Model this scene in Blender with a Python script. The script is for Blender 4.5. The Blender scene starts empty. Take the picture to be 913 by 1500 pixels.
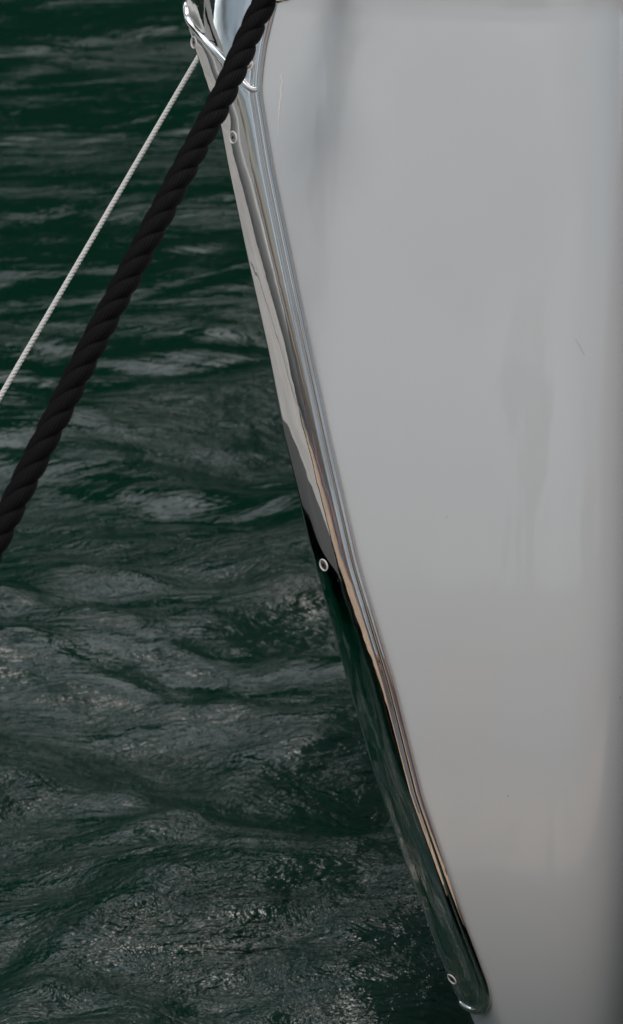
import bpy, bmesh, math, random
import numpy as np
from mathutils import Vector, Matrix
random.seed(7); rng = np.random.default_rng(23)
R = math.radians
sc = bpy.context.scene
col = sc.collection

# ------------------------------------------------------------------ camera
H = 2.80; PITCH = R(24); VF = R(15)
F = 750/math.tan(VF/2)                       # focal length in photo pixels
cam_d = bpy.data.cameras.new('camera'); cam = bpy.data.objects.new('camera', cam_d); col.objects.link(cam)
cam.location = (0, 0, H); cam.rotation_euler = (math.pi/2-PITCH, 0, 0)
cam_d.sensor_fit = 'VERTICAL'; cam_d.sensor_height = 24; cam_d.lens = 12/math.tan(VF/2)
cam_d.clip_start = 0.05; cam_d.clip_end = 6000
cam_d.dof.use_dof = True; cam_d.dof.focus_distance = 4.5; cam_d.dof.aperture_fstop = 9
sc.camera = cam

# ------------------------------------------------------------------ sky and sun
SUN_EL, SUN_AZ = R(58), R(256)                # azimuth of the sun seen from above, from +X counterclockwise
w = bpy.data.worlds.new('World'); sc.world = w; w.use_nodes = True
nt = w.node_tree; nt.nodes.clear()
out = nt.nodes.new('ShaderNodeOutputWorld'); bg = nt.nodes.new('ShaderNodeBackground')
sky = nt.nodes.new('ShaderNodeTexSky'); sky.sky_type = 'NISHITA'; sky.sun_disc = False
sky.sun_elevation = SUN_EL; sky.sun_rotation = math.pi/2-SUN_AZ
sky.dust_density = 3.0; sky.air_density = 1.0; sky.ozone_density = 1.0
hs = nt.nodes.new('ShaderNodeHueSaturation'); hs.inputs['Hue'].default_value = .475; hs.inputs['Saturation'].default_value = 0.75
tc = nt.nodes.new('ShaderNodeTexCoord'); mp = nt.nodes.new('ShaderNodeMapping'); mp.inputs['Scale'].default_value = (1, 1, 2.6)
nz = nt.nodes.new('ShaderNodeTexNoise'); nz.inputs['Scale'].default_value = 2.3; nz.inputs['Detail'].default_value = 6
cr = nt.nodes.new('ShaderNodeMapRange'); cr.inputs['From Min'].default_value = .35; cr.inputs['From Max'].default_value = .65
cr.inputs['To Min'].default_value = .45; cr.inputs['To Max'].default_value = 1.5
mu = nt.nodes.new('ShaderNodeVectorMath'); mu.operation = 'SCALE'
L = nt.links.new
L(sky.outputs[0], hs.inputs['Color']); L(tc.outputs['Generated'], mp.inputs[0]); L(mp.outputs[0], nz.inputs['Vector'])
L(nz.outputs['Fac'], cr.inputs['Value']); L(hs.outputs[0], mu.inputs[0]); L(cr.outputs[0], mu.inputs['Scale'])
# sky brightened towards the far shore, added for silver reflections on the water
sx = nt.nodes.new('ShaderNodeSeparateXYZ'); g1 = nt.nodes.new('ShaderNodeMapRange'); g1.interpolation_type = 'SMOOTHSTEP'
g1.inputs['From Min'].default_value = -.1; g1.inputs['From Max'].default_value = .55; g1.inputs['To Min'].default_value = 1; g1.inputs['To Max'].default_value = 13
mu2 = nt.nodes.new('ShaderNodeVectorMath'); mu2.operation = 'SCALE'
L(tc.outputs['Generated'], sx.inputs[0]); L(sx.outputs['Y'], g1.inputs['Value']); L(mu.outputs[0], mu2.inputs[0]); L(g1.outputs[0], mu2.inputs['Scale'])
bwn = nt.nodes.new('ShaderNodeRGBToBW'); gm = nt.nodes.new('ShaderNodeMix'); gm.data_type = 'RGBA'; gf = nt.nodes.new('ShaderNodeMapRange')
gf.inputs['From Min'].default_value = -.2; gf.inputs['From Max'].default_value = .5; gf.inputs['To Max'].default_value = .9
L(sx.outputs['Y'], gf.inputs['Value']); L(gf.outputs[0], gm.inputs[0]); L(mu2.outputs[0], bwn.inputs[0]); L(mu2.outputs[0], gm.inputs[6]); L(bwn.outputs[0], gm.inputs[7])
L(gm.outputs[2], bg.inputs['Color']); bg.inputs['Strength'].default_value = 0.12
L(bg.outputs[0], out.inputs['Surface'])
sd = bpy.data.lights.new('sun', 'SUN'); sun = bpy.data.objects.new('sun', sd); col.objects.link(sun)
sd.energy = 1.25; sd.angle = R(16); sd.color = (1, .97, .93)
sv = Vector((math.cos(SUN_EL)*math.cos(SUN_AZ), math.cos(SUN_EL)*math.sin(SUN_AZ), math.sin(SUN_EL)))
sun.rotation_euler = (-sv).to_track_quat('-Z', 'Y').to_euler()
sc.view_settings.view_transform = 'Standard'; sc.view_settings.look = 'None'
sc.view_settings.gamma = 1; sc.view_settings.use_curve_mapping = False
sc.view_settings.exposure = -0.84
sc.cycles.max_bounces = 8; sc.cycles.use_denoising = True
sc.cycles.sample_clamp_indirect = 6

# ------------------------------------------------------------------ helpers
def proj(x, y, z):
    rz = z-H
    d = y*math.cos(PITCH) - rz*math.sin(PITCH)
    v = y*math.sin(PITCH) + rz*math.cos(PITCH)
    return 456.5+F*x/d, 750-F*v/d
def at(px, py, Y):
    """point seen at a photo pixel, on the upright plane at distance Y"""
    a = (px-456.5)/F; b = (750-py)/F
    dy = math.cos(PITCH)+b*math.sin(PITCH); dz = -math.sin(PITCH)+b*math.cos(PITCH)
    t = Y/dy
    return Vector((a*t, Y, H+dz*t))
def tag(o, label=None, cat=None, group=None, kind=None):
    if label: o['label'] = label
    if cat: o['category'] = cat
    if group: o['group'] = group
    if kind: o['kind'] = kind
    return o
def mesh(name, V, Fc, mat, parent=None, smooth=True, uvs=None):
    me = bpy.data.meshes.new(name)
    me.from_pydata([tuple(map(float, v)) for v in V], [], [tuple(map(int, f)) for f in Fc]); me.update()
    if uvs is not None:
        ul = me.uv_layers.new(name='UVMap')
        for lp in me.loops: ul.data[lp.index].uv = uvs[lp.vertex_index]
    if smooth: me.polygons.foreach_set('use_smooth', [True]*len(me.polygons))
    if mat: me.materials.append(mat)
    o = bpy.data.objects.new(name, me); col.objects.link(o)
    if parent: o.parent = parent
    return o
def empty(name, loc):
    o = bpy.data.objects.new(name, None); col.objects.link(o); o.location = loc; return o
def grid_faces(n, m, base=0, closed=False):
    f = []
    for i in range(n-1):
        for j in range(m if closed else m-1):
            k = (j+1) % m
            f.append((base+i*m+j, base+i*m+k, base+(i+1)*m+k, base+(i+1)*m+j))
    return f
class MB:
    def __init__(s): s.V = []; s.F = []
    def add(s, V, Fc):
        b = len(s.V); s.V += [tuple(v) for v in V]; s.F += [tuple(b+i for i in f) for f in Fc]
    def box(s, x0, x1, y0, y1, z0, z1):
        V = [(x, y, z) for x in (x0, x1) for y in (y0, y1) for z in (z0, z1)]
        s.add(V, [(0,1,3,2),(4,6,7,5),(0,4,5,1),(2,3,7,6),(0,2,6,4),(1,5,7,3)])
    def tube(s, pts, r, n=16, caps=True):
        pts = [Vector(p) for p in pts]; V = []
        rr = r if isinstance(r, (list, tuple)) else [r]*len(pts)
        t0 = (pts[1]-pts[0]).normalized(); u = t0.orthogonal().normalized()
        for i, p in enumerate(pts):
            t = (pts[min(i+1, len(pts)-1)]-pts[max(i-1, 0)]).normalized()
            u = (u-t*u.dot(t)).normalized(); v = t.cross(u)
            V += [p+(u*math.cos(2*math.pi*k/n)+v*math.sin(2*math.pi*k/n))*rr[i] for k in range(n)]
        f = grid_faces(len(pts), n, 0, True)
        if caps: f += [tuple(range(n))[::-1], tuple(range((len(pts)-1)*n, len(pts)*n))]
        s.add(V, f)
    def lathe(s, prof, n=24, M=None):
        V = [Vector((r*math.cos(2*math.pi*k/n), r*math.sin(2*math.pi*k/n), z)) for r, z in prof for k in range(n)]
        if M: V = [M @ v for v in V]
        s.add(V, grid_faces(len(prof), n, 0, True))
    def build(s, name, mat, parent=None, smooth=False): return mesh(name, s.V, s.F, mat, parent, smooth)

def new_mat(name):
    m = bpy.data.materials.new(name); m.use_nodes = True
    return m, m.node_tree, m.node_tree.nodes['Principled BSDF']
def setp(b, **k):
    for a, v in k.items():
        n = a.replace('_', ' ')
        for i in b.inputs:
            if i.name.lower() == n.lower(): i.default_value = v
def noise(nt, scale, detail=4, rough=.5, mscale=(1,1,1), coord='Object', rot=(0,0,0), dist=0):
    c = nt.nodes.new('ShaderNodeTexCoord'); m = nt.nodes.new('ShaderNodeMapping'); n = nt.nodes.new('ShaderNodeTexNoise')
    m.inputs['Scale'].default_value = mscale; m.inputs['Rotation'].default_value = rot
    n.inputs['Scale'].default_value = scale; n.inputs['Detail'].default_value = detail; n.inputs['Roughness'].default_value = rough
    n.inputs['Distortion'].default_value = dist
    nt.links.new(c.outputs[coord], m.inputs[0]); nt.links.new(m.outputs[0], n.inputs['Vector']); return n
def bump(nt, src, strength, dist, prev=None):
    b = nt.nodes.new('ShaderNodeBump'); b.inputs['Strength'].default_value = strength; b.inputs['Distance'].default_value = dist
    nt.links.new(src, b.inputs['Height'])
    if prev: nt.links.new(prev.outputs[0], b.inputs['Normal'])
    return b
def ramp(nt, src, stops):
    r = nt.nodes.new('ShaderNodeValToRGB'); e = r.color_ramp.elements
    e[0].position, e[0].color = stops[0][0], (*stops[0][1], 1); e[1].position, e[1].color = stops[-1][0], (*stops[-1][1], 1)
    for p, c in stops[1:-1]:
        q = e.new(p); q.color = (*c, 1)
    nt.links.new(src, r.inputs[0]); return r

# ------------------------------------------------------------------ materials
def simple(name, c, rough=.6, metal=0, var=.12, scale=6, bs=.2, bd=.004):
    m, n, b = new_mat(name); setp(b, Roughness=rough, Metallic=metal)
    t = noise(n, scale, 6, .6)
    r = ramp(n, t.outputs['Fac'], [(.3, tuple(x*(1-var) for x in c)), (.7, tuple(min(1, x*(1+var)) for x in c))])
    n.links.new(r.outputs[0], b.inputs['Base Color'])
    if bs: n.links.new(bump(n, t.outputs['Fac'], bs, bd).outputs[0], b.inputs['Normal'])
    return m
# hull gelcoat: glossy clear coat over slightly uneven white paint
M_hull, n, b = new_mat('white_gelcoat')
setp(b, Roughness=.30, Coat_Weight=1.0, Coat_Roughness=.085, Coat_IOR=1.7)
t1 = noise(n, 1.4, 5, .55, (1, 1, .5)); r1 = ramp(n, t1.outputs['Fac'], [(.3, (.69, .715, .71)), (.7, (.755, .78, .77))])
spk = noise(n, 95, 2, .5); sr = ramp(n, spk.outputs['Fac'], [(.0, (.45, .43, .40)), (.185, (.55, .53, .5)), (.205, (1, 1, 1)), (1, (1, 1, 1))])
mx = n.nodes.new('ShaderNodeMix'); mx.data_type = 'RGBA'; mx.blend_type = 'MULTIPLY'; mx.inputs[0].default_value = 1
n.links.new(r1.outputs[0], mx.inputs[6]); n.links.new(sr.outputs[0], mx.inputs[7]); n.links.new(mx.outputs[2], b.inputs['Base Color'])
t2 = noise(n, 5.5, 3, .5, (1.6, 1.6, .22)); t3 = noise(n, 30, 3, .5, (1, 1, .25))
bb = bump(n, t2.outputs['Fac'], .6, .006); bb = bump(n, t3.outputs['Fac'], .05, .0006, bb)
n.links.new(bb.outputs[0], b.inputs['Coat Normal'])
# polished stainless
def steel_mat(name, base, rough, bumpk):
    m, n, b = new_mat(name); setp(b, Metallic=1, Roughness=rough, Base_Color=(*base, 1))
    t = noise(n, 9, 3, .5, (1.6, 1.6, .35)); t2 = noise(n, 60, 3, .5, (2, 2, .12)); t3 = noise(n, 300, 2, .5, (1, 1, .1))
    bb = bump(n, t.outputs['Fac'], bumpk, .003); bb = bump(n, t2.outputs['Fac'], bumpk*.3, .0004, bb)
    rr = ramp(n, t3.outputs['Fac'], [(.3, (rough*.7,)*3), (.8, (rough*2.0,)*3)])
    spt = noise(n, 420, 2, .5); sp = n.nodes.new('ShaderNodeMapRange'); sp.inputs['From Min'].default_value = .66; sp.inputs['From Max'].default_value = .72; sp.inputs['To Max'].default_value = .16
    ad = n.nodes.new('ShaderNodeMath'); ad.operation = 'ADD'; n.links.new(spt.outputs['Fac'], sp.inputs['Value']); n.links.new(sp.outputs[0], ad.inputs[0]); n.links.new(rr.outputs[0], ad.inputs[1])
    n.links.new(ad.outputs[0], b.inputs['Roughness']); n.links.new(bb.outputs[0], b.inputs['Normal']); return m
M_steel = steel_mat('polished_stainless_steel', (.80, .775, .745), .03, .35)
M_bead = steel_mat('polished_steel_bead', (.90, .89, .88), .07, .03)
M_ring = simple('pale_sealant_ring', (.82, .81, .78), .45, .0, .06, 300, 0)
M_screw = simple('dull_screw_steel', (.42, .39, .36), .32, 1, .1, 300, 0)
M_recess = simple('dark_recess', (.015, .013, .012), .7, 0, .1, 300, 0)
M_seal = simple('grey_sealant', (.5, .49, .48), .5, 0, .1, 50, 0)
# ropes
def rope_mat(name, c, rough, k, fine, lowf=.35):
    m, n, b = new_mat(name); setp(b, Roughness=rough, Specular_IOR_Level=.08)
    uv = n.nodes.new('ShaderNodeTexCoord'); mpn = n.nodes.new('ShaderNodeMapping'); mpn.inputs['Rotation'].default_value = (0, 0, 0)
    wv = n.nodes.new('ShaderNodeTexWave'); wv.wave_type = 'BANDS'; wv.bands_direction = 'X'; wv.inputs['Scale'].default_value = fine
    wv.inputs['Distortion'].default_value = 1.2; wv.inputs['Detail'].default_value = 2; wv.inputs['Detail Scale'].default_value = 2.0
    n.links.new(uv.outputs['UV'], mpn.inputs[0]); n.links.new(mpn.outputs[0], wv.inputs['Vector'])
    t = noise(n, 900, 3, .6)
    bb = bump(n, wv.outputs['Fac'], k, .0012); bb = bump(n, t.outputs['Fac'], .35, .0006, bb)
    r = ramp(n, wv.outputs['Fac'], [(.0, tuple(x*lowf for x in c)), (.6, c)])
    n.links.new(r.outputs[0], b.inputs['Base Color']); n.links.new(bb.outputs[0], b.inputs['Normal']); return m
M_rope = rope_mat('black_twisted_polyester', (.0060, .0052, .0056), .62, .55, 1.0, .6)
M_cord = rope_mat('white_cord_fibre', (.86, .85, .80), .8, .3, 1.0, .85)
# setting
M_water, n, b = new_mat('sea_water')
setp(b, Base_Color=(.0004, .0225, .0120, 1), Roughness=.03, IOR=1.5)
wa = noise(n, 2.1, 5, .58, (.75, 1.9, 1), rot=(0, 0, R(-8)), dist=.7)
wb = noise(n, 12, 5, .66, (.5, 1.5, 1), rot=(0, 0, R(7)), dist=1.1)
wc = noise(n, 42, 3, .55, (.6, 1.25, 1), rot=(0, 0, R(-14)), dist=.9)
gust = noise(n, 1.7, 4, .55, (.6, 1.5, 1), dist=.8); gr = n.nodes.new('ShaderNodeMapRange')
gr.inputs['From Min'].default_value = .38; gr.inputs['From Max'].default_value = .58; gr.inputs['To Min'].default_value = .24; gr.inputs['To Max'].default_value = 1.0
# the ripples die away towards the sheltered water farther out on the left
ox = n.nodes.new('ShaderNodeTexCoord'); osx = n.nodes.new('ShaderNodeSeparateXYZ'); my = n.nodes.new('ShaderNodeMapRange')
my.inputs['From Min'].default_value = 5.2; my.inputs['From Max'].default_value = 8.2; my.inputs['To Min'].default_value = .05; my.inputs['To Max'].default_value = -.13
mx_ = n.nodes.new('ShaderNodeMath'); mx_.operation = 'MULTIPLY_ADD'; mx_.inputs[1].default_value = .07
gs = n.nodes.new('ShaderNodeMath'); gs.operation = 'ADD'
n.links.new(ox.outputs['Object'], osx.inputs[0]); n.links.new(osx.outputs['Y'], my.inputs['Value']); n.links.new(osx.outputs['X'], mx_.inputs[0]); n.links.new(my.outputs[0], mx_.inputs[2])
n.links.new(gust.outputs['Fac'], gs.inputs[0]); n.links.new(mx_.outputs[0], gs.inputs[1]); n.links.new(gs.outputs[0], gr.inputs['Value'])
bb = bump(n, wa.outputs['Fac'], .8, .036)
bb2 = bump(n, wb.outputs['Fac'], .8, .020, bb); n.links.new(gr.outputs[0], bb2.inputs['Strength'])
bb3 = bump(n, wc.outputs['Fac'], .5, .0060, bb2); n.links.new(gr.outputs[0], bb3.inputs['Strength'])
n.links.new(bb3.outputs[0], b.inputs['Normal'])
M_added_hill = simple('dark_added_hill', (.012, .034, .020), .95, 0, .5, .25, .6, .5)
M_pale = simple('pale_concrete', (.46, .445, .42), .85, 0, .28, 1.1, .3, .004)
M_gold = simple('golden_brown_planks', (.56, .41, .29), .7, 0, .3, 5, .3, .004)
M_blue = simple('blue_grey_wall_paint', (.34, .42, .54), .7, 0, .12, 3, .3, .004)
M_deck = simple('worn_concrete', (.25, .24, .225), .8, 0, .18, 2.2, .3, .004)
M_quay = simple('tarred_timber', (.05, .036, .026), .7, 0, .35, 5, .5, .01)
M_wood = simple('weathered_red_brown_timber', (.50, .21, .16), .6, 0, .35, 4, .4, .01)
M_wall = simple('cream_render', (.58, .52, .43), .85, 0, .1, 1.3, .1, .01)
M_roof = simple('red_clay_tiles', (.26, .10, .06), .8, 0, .25, 4, .3, .02)
M_glass = simple('dark_window_glass', (.02, .025, .03), .08, 0, .1, 2, 0)
M_frame = simple('white_painted_wood', (.72, .71, .68), .5, 0, .05, 10, 0)

# ------------------------------------------------------------------ hull form
L_PTS = [(-300, 262), (-100, 266), (0, 270), (20, 270.5), (50, 274), (85, 284), (110, 296), (150, 310), (190, 326), (250, 337), (392, 366.5), (535, 398), (650, 419), (830, 462),
         (1000, 508), (1167, 557), (1333, 617), (1433, 653), (1500, 682), (1700, 765), (1900, 850)]
R_PTS = [(-300, 470), (-100, 426), (0, 405), (33, 396.5), (66, 388.5), (99, 384), (131, 381), (250, 400.5), (392, 430), (535, 460.5), (650, 485.5), (830, 527),
         (1000, 578), (1167, 619), (1333, 675), (1433, 712.5), (1500, 738), (1700, 815), (1900, 900)]
# smooth both outlines, keeping the kink of the right edge at y=131
def smooth_interp(P, x, lo=None):
    xs = [p[0] for p in P]; ys = [p[1] for p in P]
    k = 14
    return float(np.mean([np.interp(x+d, xs, ys) for d in np.linspace(-k, k, 9)]))
def Lpx(py): return smooth_interp(L_PTS, py)
def Rpx(py): return smooth_interp(R_PTS, py)
Z0 = .32
_zk = np.linspace(-2.2, 2.2, 1761)                # profile of the stem: leans away towards the top
_tl = np.interp(_zk, [-2, .1, .32, .60, .90, 1.15, 1.40, 1.7], [-26, -21, -14, 2, 14.5, 19.5, 22, 24])
_yk = np.concatenate([[0], np.cumsum(np.tan(np.radians(.5*(_tl[1:]+_tl[:-1])))*np.diff(_zk))]); _yk += 4.05-np.interp(Z0, _zk, _yk)
def Yst(z): return float(np.interp(z, _zk, _yk))
# plan shape of the visible side (direction of the waterline against +X)
bs_x, bs_y = [-.30], [0.0]
ds = .002; s = 0; x, y = -.30, 0.0
def dirn(x):
    pts = [(-.4, -17), (-.15, -15), (.05, -10), (.22, -5), (.270, -2), (.308, 8), (.331, 26), (.347, 48), (.358, 64), (.372, 71), (.41, 74), (9, 74)]
    return float(np.mean(np.interp(x+np.linspace(-.018, .018, 9), [p[0] for p in pts], [p[1] for p in pts])))
while s < 7.0:
    st = ds if s < 1.2 else .05
    a = R(dirn(x)); x += math.cos(a)*st; y += math.sin(a)*st; s += st
    bs_x.append(x); bs_y.append(y)
bs_x = np.array(bs_x); bs_y = np.array(bs_y)
g = lambda X: float(np.interp(X, bs_x, bs_y))
def stem_x(z, fn, it=4):
    py = proj(0, Yst(z), z)[1]; X = 0
    for _ in range(it):
        X = (fn(py)-456.5)/F * ((Yst(z)+g(X))*math.cos(PITCH)-(z-H)*math.sin(PITCH))
        py = proj(X, Yst(z)+g(X), z)[1]
    return X
_sec = {}
def section(z, inset=0.0):
    """horizontal cut of the hull at height z: points and arc length from the nose (port positive)"""
    key = (round(z, 5), inset)
    if key in _sec: return _sec[key]
    xl = stem_x(z, Lpx)+inset; xr = stem_x(z, Rpx)
    # small nose radius, then the face swings from steep to flush with the topsides
    rn = .0035; W = xr-xl
    th = np.linspace(-96, -56, 14); 
    px_ = [0.0]; py_ = [0.0]; tx, ty = 0.0, 0.0
    for q in th:
        st = rn*R(40/13); tx += math.cos(R(q))*st; ty += math.sin(R(q))*st; px_.append(tx); py_.append(ty)
    k0 = min(px_); px_ = [v-k0 for v in px_]
    while px_[-1] < W:
        u = px_[-1]/W; q0 = float(np.interp(z, [.35, .9, 1.35, 1.5], [-47, -52, -54, -63])); lw = float(np.clip((.95-z)/.5, 0, 1)); q = np.interp(u, [0, .14, .5, .78, 1.0], [q0-1, q0, -41-4*lw, -26-15*lw, -14]); st = .0012
        px_.append(px_[-1]+math.cos(R(q))*st); py_.append(py_[-1]+math.sin(R(q))*st)
    px_ = np.array(px_); py_ = np.array(py_)
    X = xl+px_; Yn = Yst(z)+g(X[-1])+inset*.8+(py_-py_[-1])
    i0 = np.searchsorted(bs_x, X[-1]+.001)
    Xb = bs_x[i0:]; Yb = Yst(z)+bs_y[i0:]+inset*.8
    # starboard run
    a = R(84); L0 = np.array([.003, .01, .03, .1, .3, 1, 3, 6.5])
    Xs = X[0]+np.cos(a)*L0; Ys = Yn[0]+np.sin(a)*L0
    PX = np.concatenate([Xs[::-1], X, Xb]); PY = np.concatenate([Ys[::-1], Yn, Yb])
    d = np.concatenate([[0], np.cumsum(np.hypot(np.diff(PX), np.diff(PY)))]); d -= d[len(Xs)]
    _sec[key] = (PX, PY, d); return _sec[key]
def surf(a, z, off=0.0, inset=0.0):
    PX, PY, d = section(z, inset)
    p = Vector((float(np.interp(a, d, PX)), float(np.interp(a, d, PY)), z))
    if off == 0: return p
    e = .002
    q1 = Vector((float(np.interp(a-e, d, PX)), float(np.interp(a-e, d, PY)), z)); q2 = Vector((float(np.interp(a+e, d, PX)), float(np.interp(a+e, d, PY)), z))
    PX2, PY2, d2 = section(z+.006, inset); r2 = Vector((float(np.interp(a, d2, PX2)), float(np.interp(a, d2, PY2)), z+.006))
    nrm = (q2-q1).cross(r2-p).normalized()
    return p+nrm*off
def surf_normal(a, z): return (surf(a, z, .01)-surf(a, z)).normalized()
def find(px, py):
    z = at(px, py, 4.12).z
    for _ in range(8):
        PX, PY, d = section(round(z, 4))
        P = [proj(PX[i], PY[i], z) for i in range(len(PX)) if -.05 < d[i] < 1.2]
        dd = [d[i] for i in range(len(PX)) if -.05 < d[i] < 1.2]
        js = [j for j in range(1, len(P)) if (P[j-1][0]-px)*(P[j][0]-px) <= 0 and dd[j] > 0]
        j = js[-1] if js else int(np.argmin([abs(p[0]-px) for p in P]))
        j = max(1, j); f = (px-P[j-1][0])/((P[j][0]-P[j-1][0]) or 1); f = min(1, max(0, f))
        a = dd[j-1]+f*(dd[j]-dd[j-1]); yy = P[j-1][1]+f*(P[j][1]-P[j-1][1])
        z += (yy-py)*.00081
    return a, z

ZTOP = find(600, 5)[1]
yacht = tag(empty('sailing_yacht', (0.3, 5.0, 0)), 'white glossy yacht bow with a polished steel stem guard, filling the right of the photo', 'yacht')
def reparent(o, p):
    o.parent = p; o.matrix_parent_inverse = Matrix.Translation(-p.location) if p.type == 'EMPTY' else Matrix(); return o
def child(o): return reparent(o, yacht)

# hull skin: rows of horizontal cuts
rows = list(np.linspace(-.5, ZTOP, 110))
acols = np.concatenate([-np.geomspace(6, .05, 14), np.linspace(-.045, .02, 14), np.linspace(.025, .75, 150), np.geomspace(.8, 6, 16)])
V = []; 
for z in rows: V += [surf(a, z, 0, .0035) for a in acols]
nrow = len(rows)
# rolled gunwale: the top edge turns inwards over a 35 mm radius, then the side deck
m_ = len(acols); top = V[-m_:]
PXc = np.array([.19, 0])
def inward(a):
    nn = surf_normal(a, ZTOP); v = Vector((-nn.x, -nn.y, 0)).normalized(); return v
inw = [inward(a) for a in acols]
for k in range(1, 10):
    th = k/9*math.pi/2
    V += [p+v*(.03*(1-math.cos(th)))+Vector((0, 0, .03*math.sin(th))) for p, v in zip(top, inw)]; nrow += 1
V += [p+v*.045+Vector((0, 0, .031)) for p, v in zip(top, inw)]; nrow += 1
hull = child(mesh('hull', V, grid_faces(nrow, m_), M_hull))
# deck: closes the top between both sides
half = len(acols)
dk = [p+v*.04+Vector((0, 0, .0295)) for p, v in zip(top, inw)]
zc = ZTOP+.0295
ks = [i for i, a in enumerate(acols)]
port = [dk[i] for i in ks if acols[i] > .0]; star = [dk[i] for i in ks if acols[i] <= 0][::-1]
def lineat(P, yq):
    ys = [p.y for p in P]; o_ = np.argsort(ys); return float(np.interp(yq, np.array(ys)[o_], np.array([p.x for p in P])[o_]))
yq = np.linspace(max(min(p.y for p in port), min(p.y for p in star))+.02, 9.9, 50)
VD = []
for q in yq: VD += [(lineat(star, q), q, zc), (lineat(port, q), q, zc)]
child(mesh('deck', VD, grid_faces(len(yq), 2), M_hull, smooth=False))

# ---- steel stem guard: capsule-mapped strip in (arc, height) space
def arcR(z):
    PX, PY, d = section(z); xr = stem_x(z, Rpx); k = np.where((d >= 0) & (PX >= xr))[0][0]
    f = (xr-PX[k-1])/(PX[k]-PX[k-1]); return float(d[k-1]+f*(d[k]-d[k-1]))
zt = ZTOP+.0; a_tip, z_tip = find(690, 1481); 
z_c = find(690, 1424)[1]; a_l = -.045
zs_side = list(np.linspace(ZTOP+.002, z_c, 260))
loop = [((arcR(z)), z, 1) for z in zs_side]
spineA = lambda z: .5*(arcR(z)+a_l)
aR_c = arcR(z_c); aC = spineA(z_c); hw = aR_c-aC; hh = z_c-z_tip
spine = [(spineA(z), z) for z in zs_side]
for k in range(1, 48):
    th = k/48*math.pi
    loop.append((aC+hw*abs(math.cos(th))*(1 if math.cos(th) > 0 else -1), z_c-hh*math.sin(th), 0)); spine.append((aC, z_c))
for z in zs_side[::-1]: loop.append((a_l, z, -1)); spine.append((spineA(z), z))
# ridge that splits the upper cheek from the lower guard
ridge_px = [(258, -6), (270, 9), (279, 31), (296, 52), (312, 68), (329, 87), (348, 108), (362, 125), (372, 131.5), (378, 132)]
ridge = [find(*p) for p in ridge_px]; ridge = [(-.04, ridge[1][1]+.004), (-.012, ridge[1][1]+.003)]+ridge[1:]
def ridge_z(a): return float(np.interp(a, [r[0] for r in ridge], [r[1] for r in ridge]))
def height(e, a, z):
    """thickness of the plate above the hull, e metres inside its edge: a round bead, a groove, then the face"""
    bw = .0085
    if e < bw: return .0006+.0042*math.sqrt(max(0, 1-((e-bw/2)/(bw/2))**2))
    f = min(1, (e-bw)/.004); f = f*f*(3-2*f)
    h = .0006+.0028*f
    up = z-ridge_z(a)
    if a > -.05: h -= .0014/(1+math.exp(-max(-40, min(40, up/.0012)))) * f
    return h
ES = [0, .0003, .0009, .0018, .003, .0042, .0055, .0067, .0077, .0083, .0088, .0096, .0108, .0122, .014]
V = []; ncol = len(ES)+26
for (a, z, sd_), (a2, z2) in zip(loop, spine):
    Lw = math.hypot(a-a2, z-z2)
    es = ES+list(np.linspace(.016, Lw, ncol-len(ES)))
    for e in es:
        f = min(1, e/Lw); aa, zz = a+(a2-a)*f, z+(z2-z)*f
        V.append(surf(aa, zz, height(e, aa, zz)))
guard = child(mesh('stem_guard', V, grid_faces(len(loop), ncol), M_steel))
guard['label'] = 'mirror polished steel guard wrapped round the stem'
me = guard.data
# turn the faces outwards
bm = bmesh.new(); bm.from_mesh(me); bmesh.ops.remove_doubles(bm, verts=bm.verts, dist=1e-5); bmesh.ops.recalc_face_normals(bm, faces=bm.faces)
fc = max(bm.faces, key=lambda f: -f.calc_center_median().y)
bm.faces.ensure_lookup_table()
if sum(1 if f.normal.y < 0 else -1 for f in bm.faces) < 0: bmesh.ops.reverse_faces(bm, faces=bm.faces)
for f in bm.faces: f.smooth = True
bm.to_mesh(me); bm.free()
M_off = guard.matrix_parent_inverse
# thin black bedding compound showing along the free edge
mb = MB(); mb.tube([surf(a+(.0006 if s_ > 0 else 0), z, .0002) for a, z, s_ in loop[::2]], .0007, 6)
o = mb.build('bedding_seam', M_seal, None, True); child(o)
# raised trims
def sub(o, parent): o.parent = parent; return o      # guard sits at the yacht's origin offset already undone
def dense(P, n):
    t = np.linspace(0, len(P)-1, n); A = np.array(P)
    # Catmull-Rom
    out_ = []
    for q in t:
        i = min(int(q), len(P)-2); f = q-i
        p0, p1, p2, p3 = A[max(i-1, 0)], A[i], A[i+1], A[min(i+2, len(P)-1)]
        out_.append(.5*((2*p1)+(p2-p0)*f+(2*p0-5*p1+4*p2-p3)*f*f+(3*p1-p0-3*p2+p3)*f**3))
    return out_
rp = np.array([tuple(surf(a, z, .0028)) for a, z in dense(ridge, 160)])
for _ in range(30): rp[1:-1] = .25*rp[:-2]+.5*rp[1:-1]+.25*rp[2:]
mb = MB(); mb.tube(rp, .0034, 16)
tr = mb.build('raised_trim', M_bead, None, True); sub(tr, guard)
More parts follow.
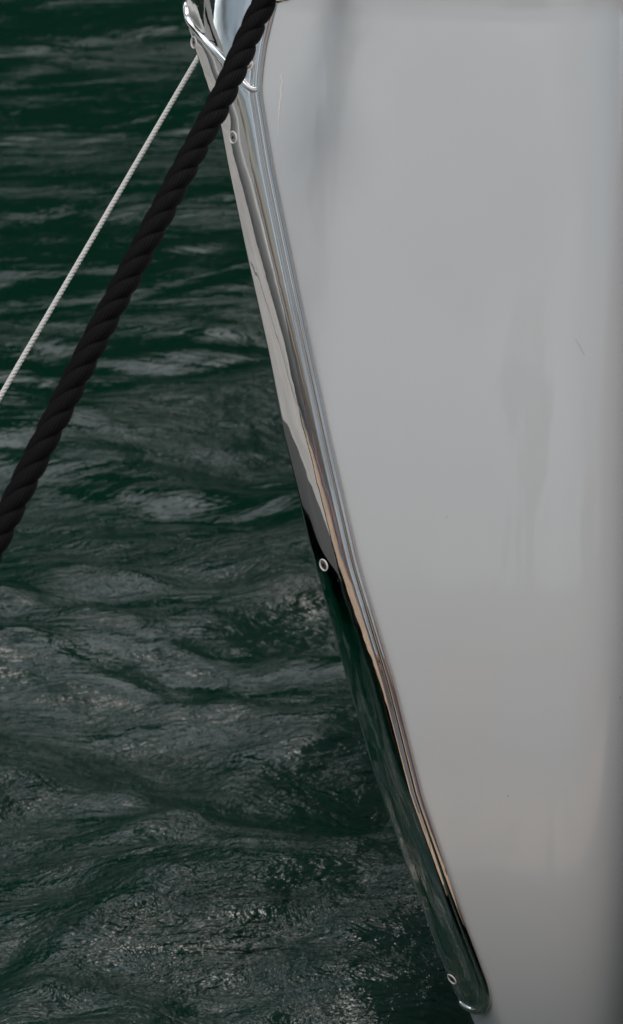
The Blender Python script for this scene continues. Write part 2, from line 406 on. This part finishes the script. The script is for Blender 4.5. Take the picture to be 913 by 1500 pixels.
# screws
def screw(px, py, r=.0065, rot=0):
    a, z = find(px, py); up = z > ridge_z(a); p = surf(a, z, .0034-(.0012 if up else 0)); nn = surf_normal(a, z)
    q = nn.to_track_quat('Z', 'Y').to_matrix().to_4x4(); M = Matrix.Translation(p) @ q @ Matrix.Rotation(rot, 4, 'Z')
    mb = MB(); mb.lathe([(.0001, .00035), (r*.55, .0003), (r*.80, .0000), (r*.86, -.0004), (r*.87, -.001)], 28, M)
    s_ = mb.build('screw', M_screw, None, True); sub(s_, guard)
    # gap ring + washer-like rim
    mb = MB(); mb.lathe([(r*.86, -.0006), (r*.90, .00055), (r*1.0, .0009), (r*1.08, .0008), (r*1.15, .0000), (r*1.16, -.001)], 28, M)
    mb.build('screw_rim', M_ring, s_, True) if False else sub(mb.build('screw_rim', M_ring, None, True), guard)
    mb = MB(); c = r*.33; w_ = r*.12
    for k in range(2):
        RM = M @ Matrix.Rotation(k*math.pi/2, 4, 'Z')
        V = [RM @ Vector((x_, y_, .00042)) for x_, y_ in ((-c, -w_), (c, -w_), (c, w_), (-c, w_))]
        V = [v+nn*(.00002*k) for v in V]
        mb.add(V, [(0, 1, 2, 3)])
    mb.lathe([(r*.2, .00046), (.0001, .00047)], 8, M)
    sub(mb.build('screw_slot', M_recess, None), guard)
for px, py, rot in ((288, 62, .3), (363.5, 95, .1), (345, 201, .5), (477.5, 826.5, 1.0), (665, 1432, .2)): screw(px, py, rot=rot)

# small marks on the gelcoat: a painted glint and a scratch
def mark(name, pts, w_, mat):
    c = [surf(*find(*p), -.0) for p in pts]; nn = [surf_normal(*find(*p)) for p in pts]; V = []
    for i, p in enumerate(c):
        t = (c[min(i+1, len(c)-1)]-c[max(i-1, 0)]).normalized(); sdv = nn[i].cross(t); ww = w_*(math.sin(math.pi*(i+.35)/(len(c)-.3))**.7)
        V += [p+nn[i]*-.0022-sdv*ww, p+nn[i]*-.0022+sdv*ww]
    child(mesh(name, V, grid_faces(len(c), 2), mat))
M_glint = simple('pale_glint_paint', (.95, .93, .88), .3, 0, .1, 200, 0)
M_scr = simple('grey_scratch', (.5, .5, .5), .6, 0, .1, 200, 0)
mark('painted_glint', [(414, 102), (411, 112), (413, 120), (410.5, 131), (411.5, 140), (409, 150), (408.5, 165), (407, 182), (406.5, 200)], .0010, M_glint)  # pale sliver painted on the hull in place of a bright glint
mark('scratch', [(843, 496), (848, 504), (853, 512), (858, 522)], .0004, M_scr)
# fairlead and pulpit foot above the frame, where the black line comes aboard
fl = at(408, -42, 4.0)
mb = MB()
ring = [fl+Vector((math.cos(t)*.030, .012+.02*math.sin(t), math.sin(t)*.024)) for t in np.linspace(0, 2*math.pi, 25)]
mb.tube(ring, .009, 12, False)
child(mb.build('fairlead', M_bead, None, True))

# ------------------------------------------------------------------ ropes
def strand_rope(name, path, rad, mat, lay, n_str=3, hand=1, nper=28, na=72, crease=.36):
    """laid rope: lobed section that turns once per lay, with a narrow crease between strands"""
    P = dense([tuple(p) for p in path], 400); A = np.array([tuple(p) for p in P])
    dd = np.concatenate([[0], np.cumsum(np.linalg.norm(np.diff(A, axis=0), axis=1))]); Lt = dd[-1]
    nseg = int(Lt/lay*nper); ts = np.linspace(0, Lt, nseg)
    C = np.stack([np.interp(ts, dd, A[:, k]) for k in range(3)], 1)
    u = None; V = []; UV = []
    for i in range(nseg):
        c = Vector(C[i]); t = Vector(C[min(i+1, nseg-1)]-C[max(i-1, 0)]).normalized()
        if u is None: u = t.orthogonal().normalized()
        u = (u-t*u.dot(t)).normalized(); v = t.cross(u)
        tw = hand*2*math.pi*ts[i]/lay+.10*math.sin(ts[i]*23)
        for j in range(na):
            th = 2*math.pi*j/na; q = (th*n_str/(2*math.pi)) % 1.0; e = abs(q-.5)*2
            lob = math.sqrt(max(0, 1-(e*.965)**2.1))            # 1 at the crown, small in the crease
            r = rad*(1-crease+crease*lob)*(1+.012*math.sin(ts[i]*61+j*.17))
            ph = th+tw
            V.append(c+(u*math.cos(ph)+v*math.sin(ph))*r)
            # yarns lie across the strand, close to the rope axis
            UV.append((j/na*9.0+ts[i]/lay*9.0, ts[i]/lay))
    F_ = grid_faces(nseg, na, 0, True)+[tuple(range(na))[::-1], tuple(range((nseg-1)*na, nseg*na))]
    return mesh(name, V, F_, mat, None, True, UV)
def on_line(P, i0, k, ref=0):
    return [at(px, py, 1/(1/i0+k*(py-ref))) for px, py in P]
bp = [(387, 0), (359, 66), (346, 95), (334, 131), (279, 230), (217, 350), (129, 517), (47, 683), (-8, 795), (-95, 980)]
pth = on_line(bp, 4.0, .00006)
def even(P, n=40):
    A = np.array([tuple(p) for p in P]); d = np.concatenate([[0], np.cumsum(np.linalg.norm(np.diff(A, axis=0), axis=1))])
    q = np.linspace(0, d[-1], n); B = np.stack([np.interp(q, d, A[:, k]) for k in range(3)], 1)
    for _ in range(25): B[1:-1] = .25*B[:-2]+.5*B[1:-1]+.25*B[2:]
    return [Vector(b_) for b_ in B]
end = Vector((-.98, 2.44, .62))
start = [fl+Vector((.22, .55, .0)), fl+Vector((.06, .18, .01)), fl]
tail = [pth[-1].lerp(end, .5)+Vector((0, 0, -.015)), end]
rope = strand_rope('mooring_rope', even(start+pth+tail, 260), .0134, M_rope, .0925, 3, 1)
tag(rope, 'thick black three strand mooring rope slanting down left from the bow', 'rope')
wp = [(326, 24), (287, 90), (230, 187), (137, 347), (40, 513), (0, 581), (-60, 690)]
wpt = on_line(wp, 4.55, .00004); wpt = wpt+[end+Vector((-.02, .0, -.01))]
cord = strand_rope('white_cord', even(wpt, 200), .0033, M_cord, .0165, 3, 1, 14, 24, .42)
tag(cord, 'thin white twisted cord stretched taut over the water, left of the black rope', 'cord')

# ------------------------------------------------------------------ water
def axis(lo, hi, st, far, g_=1.09):
    a = list(np.arange(lo, hi, st)); d = st
    while a[-1] < far: d *= g_; a.append(a[-1]+d)
    d = st; pre = []
    x_ = lo
    while x_ > -far: d *= g_; x_ -= d; pre.append(x_)
    return np.array(pre[::-1]+a)
ax = axis(-1.4, .9, .009, 3000); ay = axis(4.1, 10.6, .009, 3000)
X, Y = np.meshgrid(ax, ay); Zw = np.zeros_like(X)
dx = np.gradient(ax); dy = np.gradient(ay); cell = np.maximum(dx[None, :], dy[:, None])
fade = lambda lam: np.clip(1.6-cell*5/lam, 0, 1)
WX = X+.05*np.sin(Y*3.1+X*1.3)+.03*np.sin(Y*7.7-X*3.0); WY = Y+.06*np.sin(X*2.3+1.1)+.035*np.sin(X*5.9+Y*1.4)
for i in range(90):
    lam = .10*(14)**(rng.random()**1.15); th = R(90+rng.normal(0, 24)+(8)); k = 2*math.pi/lam
    amp = .0086*lam**.92*(.6+.8*rng.random())
    ph = k*(WX*math.cos(th)+WY*math.sin(th))+rng.random()*6.28
    s_ = np.sin(ph); Zw += amp*(s_+.14*np.cos(2*ph))*fade(lam)
Zw *= 1.05-.80*np.clip((Y-5.4-.6*X)/2.6, 0, 1)              # calmer in the lee farther out
S_ = np.zeros_like(X)
for i in range(80):                                          # short wind ripples, in patches
    lam = .045*(5.0)**(rng.random()); th = R(96+rng.normal(0, 26)); k = 2*math.pi/lam
    ph = k*(WX*math.cos(th)+WY*math.sin(th))+rng.random()*6.28
    S_ += .0036*lam*(.6+.8*rng.random())*(np.sin(ph)+.18*np.cos(2*ph))*fade(lam)
pm = sum(np.sin(a_*WX+b_*WY+c_) for a_, b_, c_ in ((3.1, 5.7, .4), (-4.6, 3.9, 2.1), (6.3, -8.1, 4.0), (1.7, 11.3, 1.0)))/4
pm = np.clip(.55+1.1*pm, .12, 1.15)
Zw += S_*pm*(1.3-.98*np.clip((Y-5.6-.8*X)/2.8, 0, 1))
V = np.stack([X, Y, Zw], 2).reshape(-1, 3); nr, nc = X.shape
idx = np.arange(nr*nc).reshape(nr, nc)
q = np.stack([idx[:-1, :-1], idx[:-1, 1:], idx[1:, 1:], idx[1:, :-1]], 2).reshape(-1, 4)
me = bpy.data.meshes.new('water'); me.vertices.add(len(V)); me.vertices.foreach_set('co', V.ravel())
me.loops.add(len(q)*4); me.loops.foreach_set('vertex_index', q.ravel().astype(np.int32))
me.polygons.add(len(q)); me.polygons.foreach_set('loop_start', np.arange(0, len(q)*4, 4, dtype=np.int32)); me.polygons.foreach_set('loop_total', np.full(len(q), 4, dtype=np.int32))
me.update(calc_edges=True); me.polygons.foreach_set('use_smooth', np.ones(len(q), bool)); me.materials.append(M_water)
wo = bpy.data.objects.new('water', me); col.objects.link(wo); tag(wo, kind='structure')
print('water verts', len(V))

# ------------------------------------------------------------------ unseen far hillside, added and shaped for dark reflections on the water
nx, ny = 420, 24; VH = []
for j in range(ny):
    for i in range(nx):
        u = i/(nx-1); v = j/(ny-1); xx = -260+520*u
        xm = xx
        hgt = 62+8*max(0, min(1, (-xx-2)/5))+3*math.sin(u*23)+2*math.sin(u*51)-24/(1+math.exp(-(xm-1.0)/2.5))-24*max(0, min(1, (.36-u)/.16))
        zz = -1+(hgt)*(v**.8)+1.2*math.sin(i*1.7+j)*v+1.0*math.sin(i*.9-j*2.1)*v
        VH.append((xx, 46+v*8+2*math.sin(u*17), zz))
tag(mesh('added_hills', VH, grid_faces(ny, nx), M_added_hill), kind='structure')

# quay the photograph is taken from
mb = MB(); mb.box(-30, 30, -14, 2.35, .86, 1.10); q1 = tag(mb.build('quay', M_deck), kind='structure')
mb = MB(); mb.box(-30, 30, -13.9, 2.30, .30, .858); tag(mb.build('quay_wall', M_blue), kind='structure')
mb = MB(); mb.box(-30, 30, -13.9, 2.32, -2, .298)
tag(mb.build('quay_footing', M_quay), kind='structure')
for i in range(9):  # unseen upright beams, added for streaks mirrored in the steel and gelcoat
    x_ = -4.3+i*1.05+.2*math.sin(i*3)
    mb = MB(); mb.box(x_, x_+.2, 2.303, 2.40, .05, .84)
    tag(mb.build('added_fender_beam', M_wood), 'unseen upright timber fender beam, added to the quay face for its reflection', 'fender beam', 'unseen timber fender beams added along the quay face')
mr = tag(empty('mooring_ring', end+Vector((0, -.03, 0))), 'iron mooring ring on the quay face holding the black rope', 'mooring ring')
mb = MB(); mb.tube([(math.cos(t)*.055, .01, math.sin(t)*.055) for t in np.linspace(0, 2*math.pi, 33)], .010, 10, False); mb.build('ring', M_screw, mr, True)
mb = MB(); mb.box(-.05, .05, -.035, -.01, -.05, .05); mb.build('back_plate', M_screw, mr)
# harbour houses behind the photographer (mirrored in the steel and the gelcoat)
def house(x, y, w_, d_, h_, mat, label):
    t = tag(empty('harbour_house', (x, y, 1.1)), label, 'house', 'harbour houses behind the quay')
    mb = MB(); mb.box(-w_/2, w_/2, -d_, 0, 0, h_); mb.build('wall', mat, t)
    mb = MB(); e = .4
    mb.add([(-w_/2-e, e, h_), (w_/2+e, e, h_), (w_/2+e, -d_-e, h_), (-w_/2-e, -d_-e, h_), (-w_/2-e, -d_/2, h_+2), (w_/2+e, -d_/2, h_+2)],
           [(0, 1, 5, 4), (2, 3, 4, 5), (0, 4, 3), (1, 2, 5), (0, 3, 2, 1)]); mb.build('roof', M_roof, t)
    for fl_ in range(int(h_//3)):
        for k in range(int(w_//2.4)):
            cx = -w_/2+1.3+k*2.4; zz = .9+fl_*3
            mb = MB(); mb.box(cx-.5, cx+.5, .0, .06, zz, zz+1.5); wf = mb.build('window', M_frame, t)
            mb = MB(); mb.box(cx-.42, cx+.42, .06, .075, zz+.08, zz+1.42); mb.build('pane', M_glass, wf)
house(-24, -22, 12, 8, 6.0, M_wall, 'long cream harbour house with a red tiled roof')
house(20, -30, 9, 8, 5.5, M_deck, 'grey harbour house with a red tiled roof')

# unseen timber work boat, added for the brown reflection at the hull's turn
nb = tag(empty('added_timber_boat', (3.3, 6.0, 0)), 'unseen red brown wooden work boat, added right of the yacht for its reflection', 'boat')
ns = 40; VB = []
for i in range(ns):
    u = i/(ns-1); yy = -4.5+9*u; bw = .95*math.sin(math.pi*min(1, .12+u*.95))**.6
    for (f, z_) in ((-1, 1.5), (-.97, 1.0), (-.85, .5), (-.5, -.1), (0, -.3), (.5, -.1), (.85, .5), (.97, 1.0), (1, 1.5)): VB.append((f*bw, yy, z_+.35*(2*u-1)**2*(z_ > .4)))
mesh('added_planking', VB, grid_faces(ns, 9), M_wood, nb)
mb = MB(); mb.box(-.45, .45, -1.2, 1.6, .9, 2.5); mb.build('added_wheelhouse', M_wood, nb)
# unseen floating pontoon, added on the left to mirror pale in the steel
mb = MB(); mb.box(-4.3, -1.80, 3.6, 12, .20, .46); pt = tag(mb.build('added_pontoon', M_pale), kind='structure')
# unseen low timber stage, added to mirror gold in the stem guard
mb = MB()
for i in range(42): mb.box(-3.9+i*.145, -3.9+i*.145+.135, 2.42, 3.42, .345, .38)
ls = tag(empty('added_landing_stage', (-1.7, 2.9, 0)), 'unseen low golden brown timber stage, added along the quay for its reflection', 'landing stage')
reparent(mb.build('added_planking', M_gold), ls).matrix_parent_inverse = Matrix.Translation((1.7, -2.9, 0))
for x_ in (-3.8, -2.6, -1.4, -.2):
    mb = MB(); mb.box(x_, x_+.12, 3.2, 3.32, -1.5, .342); reparent(mb.build('added_support_post', M_quay), ls).matrix_parent_inverse = Matrix.Translation((1.7, -2.9, 0))
# unseen white motor boat, added as a pale reflection for the steel nose
wb_ = tag(empty('added_motor_boat', (-6.0, 5.0, 0)), 'unseen white motor boat, added left of the yacht bow for its reflection', 'boat')
VB2 = []
for i in range(ns):
    u = i/(ns-1); yy = -4+9*u; bw = 1.25*math.sin(math.pi*min(1, .18+u*.82))**.5
    for (f, z_) in ((0, 1.02), (-.9, 1.0), (-1, .95), (-1, .8), (-.93, .4), (-.6, -.1), (0, -.4), (.6, -.1), (.93, .4), (1, .8), (1, .95), (.9, 1.0), (0, 1.02)): VB2.append((f*bw, yy, z_))
mesh('added_boat_hull', VB2, grid_faces(ns, 13), M_frame, wb_)
mb = MB(); mb.box(-.8, .8, -2, 1.6, 1.0, 2.1); mb.build('added_cabin', M_frame, wb_)
mb = MB(); mb.box(-.82, .82, -1.8, 1.4, 1.62, 1.78); mb.build('added_cabin_window', M_glass, wb_)


# ------------------------------------------------------------------ photographer on the quay (faintly mirrored in the gelcoat)
def skin(name, pts, edges, mat, parent, lv=2):
    me = bpy.data.meshes.new(name); me.from_pydata([p[:3] for p in pts], edges, []); me.update()
    o = bpy.data.objects.new(name, me); col.objects.link(o); me.materials.append(mat)
    m = o.modifiers.new('skin', 'SKIN'); m.use_smooth_shade = True
    for v, p in zip(me.skin_vertices[0].data, pts): v.radius = (p[3], p[4] if len(p) > 4 else p[3])
    me.skin_vertices[0].data[0].use_root = True
    ss = o.modifiers.new('sub', 'SUBSURF'); ss.levels = lv; ss.render_levels = lv
    if parent: o.parent = parent
    return o
M_skin = simple('skin', (.52, .33, .25), .5, 0, .05, 20, 0)
M_jacket = simple('dark_grey_jacket', (.05, .055, .065), .8, 0, .15, 12, .2)
M_trouser = simple('dark_blue_trousers', (.03, .035, .055), .85, 0, .15, 14, .2)
M_hair = simple('brown_hair', (.05, .03, .02), .7, 0, .2, 40, .3)
M_shoe = simple('black_shoe_leather', (.02, .02, .02), .5, 0, .1, 30, 0)
pr = tag(empty('person', (.02, -.34, 1.10)), 'person in a dark jacket standing on the quay edge with both arms raised', 'person')
hgt = [(0, 0, .93, .13, .10), (0, .0, 1.12, .135, .095), (0, .0, 1.32, .16, .105), (0, .0, 1.44, .10, .08), (0, .01, 1.52, .055), (0, .03, 1.58, .06), (0, .04, 1.66, .085, .10), (0, .03, 1.74, .07, .085)]
E = [(i, i+1) for i in range(7)]
for sx in (-1, 1):
    n0 = len(hgt)
    hgt += [(.19*sx, 0, 1.40, .06), (.27*sx, .09, 1.22, .05), (.27*sx, .17, 1.28, .042), (.12*sx, .25, 1.55, .03), (.08*sx, .27, 1.60, .035, .02)]
    E += [(2, n0), (n0, n0+1), (n0+1, n0+2), (n0+2, n0+3), (n0+3, n0+4)]
    n1 = len(hgt)
    hgt += [(.10*sx, 0, .84, .095), (.12*sx, .02, .48, .062), (.13*sx, -.01, .09, .042), (.14*sx, .12, .035, .04, .03)]
    E += [(0, n1), (n1, n1+1), (n1+1, n1+2), (n1+2, n1+3)]
skin('body', hgt, E, M_skin, pr)
jk = [(0, 0, .95, .145, .115), (0, 0, 1.12, .15, .11), (0, 0, 1.32, .175, .12), (0, 0, 1.45, .11, .09)]; JE = [(0, 1), (1, 2), (2, 3)]
tp = [(0, 0, .96, .14, .11)]; TE = []
for sx in (-1, 1):
    n0 = len(jk); jk += [(.19*sx, 0, 1.40, .075), (.27*sx, .09, 1.22, .064), (.27*sx, .17, 1.28, .055), (.14*sx, .235, 1.515, .042)]
    JE += [(2, n0), (n0, n0+1), (n0+1, n0+2), (n0+2, n0+3)]
    n1 = len(tp); tp += [(.10*sx, 0, .84, .108), (.12*sx, .02, .48, .076), (.13*sx, -.01, .10, .065)]; TE += [(0, n1), (n1, n1+1), (n1+1, n1+2)]
skin('jacket', jk, JE, M_jacket, pr); skin('trousers', tp, TE, M_trouser, pr)
skin('hair', [(0, -.005, 1.66, .09, .09), (0, .01, 1.73, .082, .095), (0, .03, 1.775, .055, .06)], [(0, 1), (1, 2)], M_hair, pr)
for sx in (-1, 1): skin('shoe', [(.13*sx, -.04, .045, .05, .045), (.135*sx, .06, .04, .048, .04), (.145*sx, .16, .032, .04, .03)], [(0, 1), (1, 2)], M_shoe, pr)
# unseen white poles, added for pale streaks mirrored in the gelcoat
for px_, h_ in ((.9, 9), (1.35, 11)):
    fp = tag(empty('added_flag_pole', (px_*2, -6, 1.10)), 'unseen tall white pole, added on the quay for its reflection', 'flag pole', 'unseen white poles added on the quay')
    mb = MB(); mb.lathe([(.0, 0), (.14, 0), (.14, .03), (.07, .05), (.06, 1), (.035, h_), (0, h_)], 16); mb.build('added_pole', M_frame, fp, True)
    mb = MB(); mb.lathe([(.0, h_), (.06, h_+.03), (.07, h_+.08), (.05, h_+.13), (0, h_+.15)], 16); mb.build('added_finial', M_frame, fp, True)
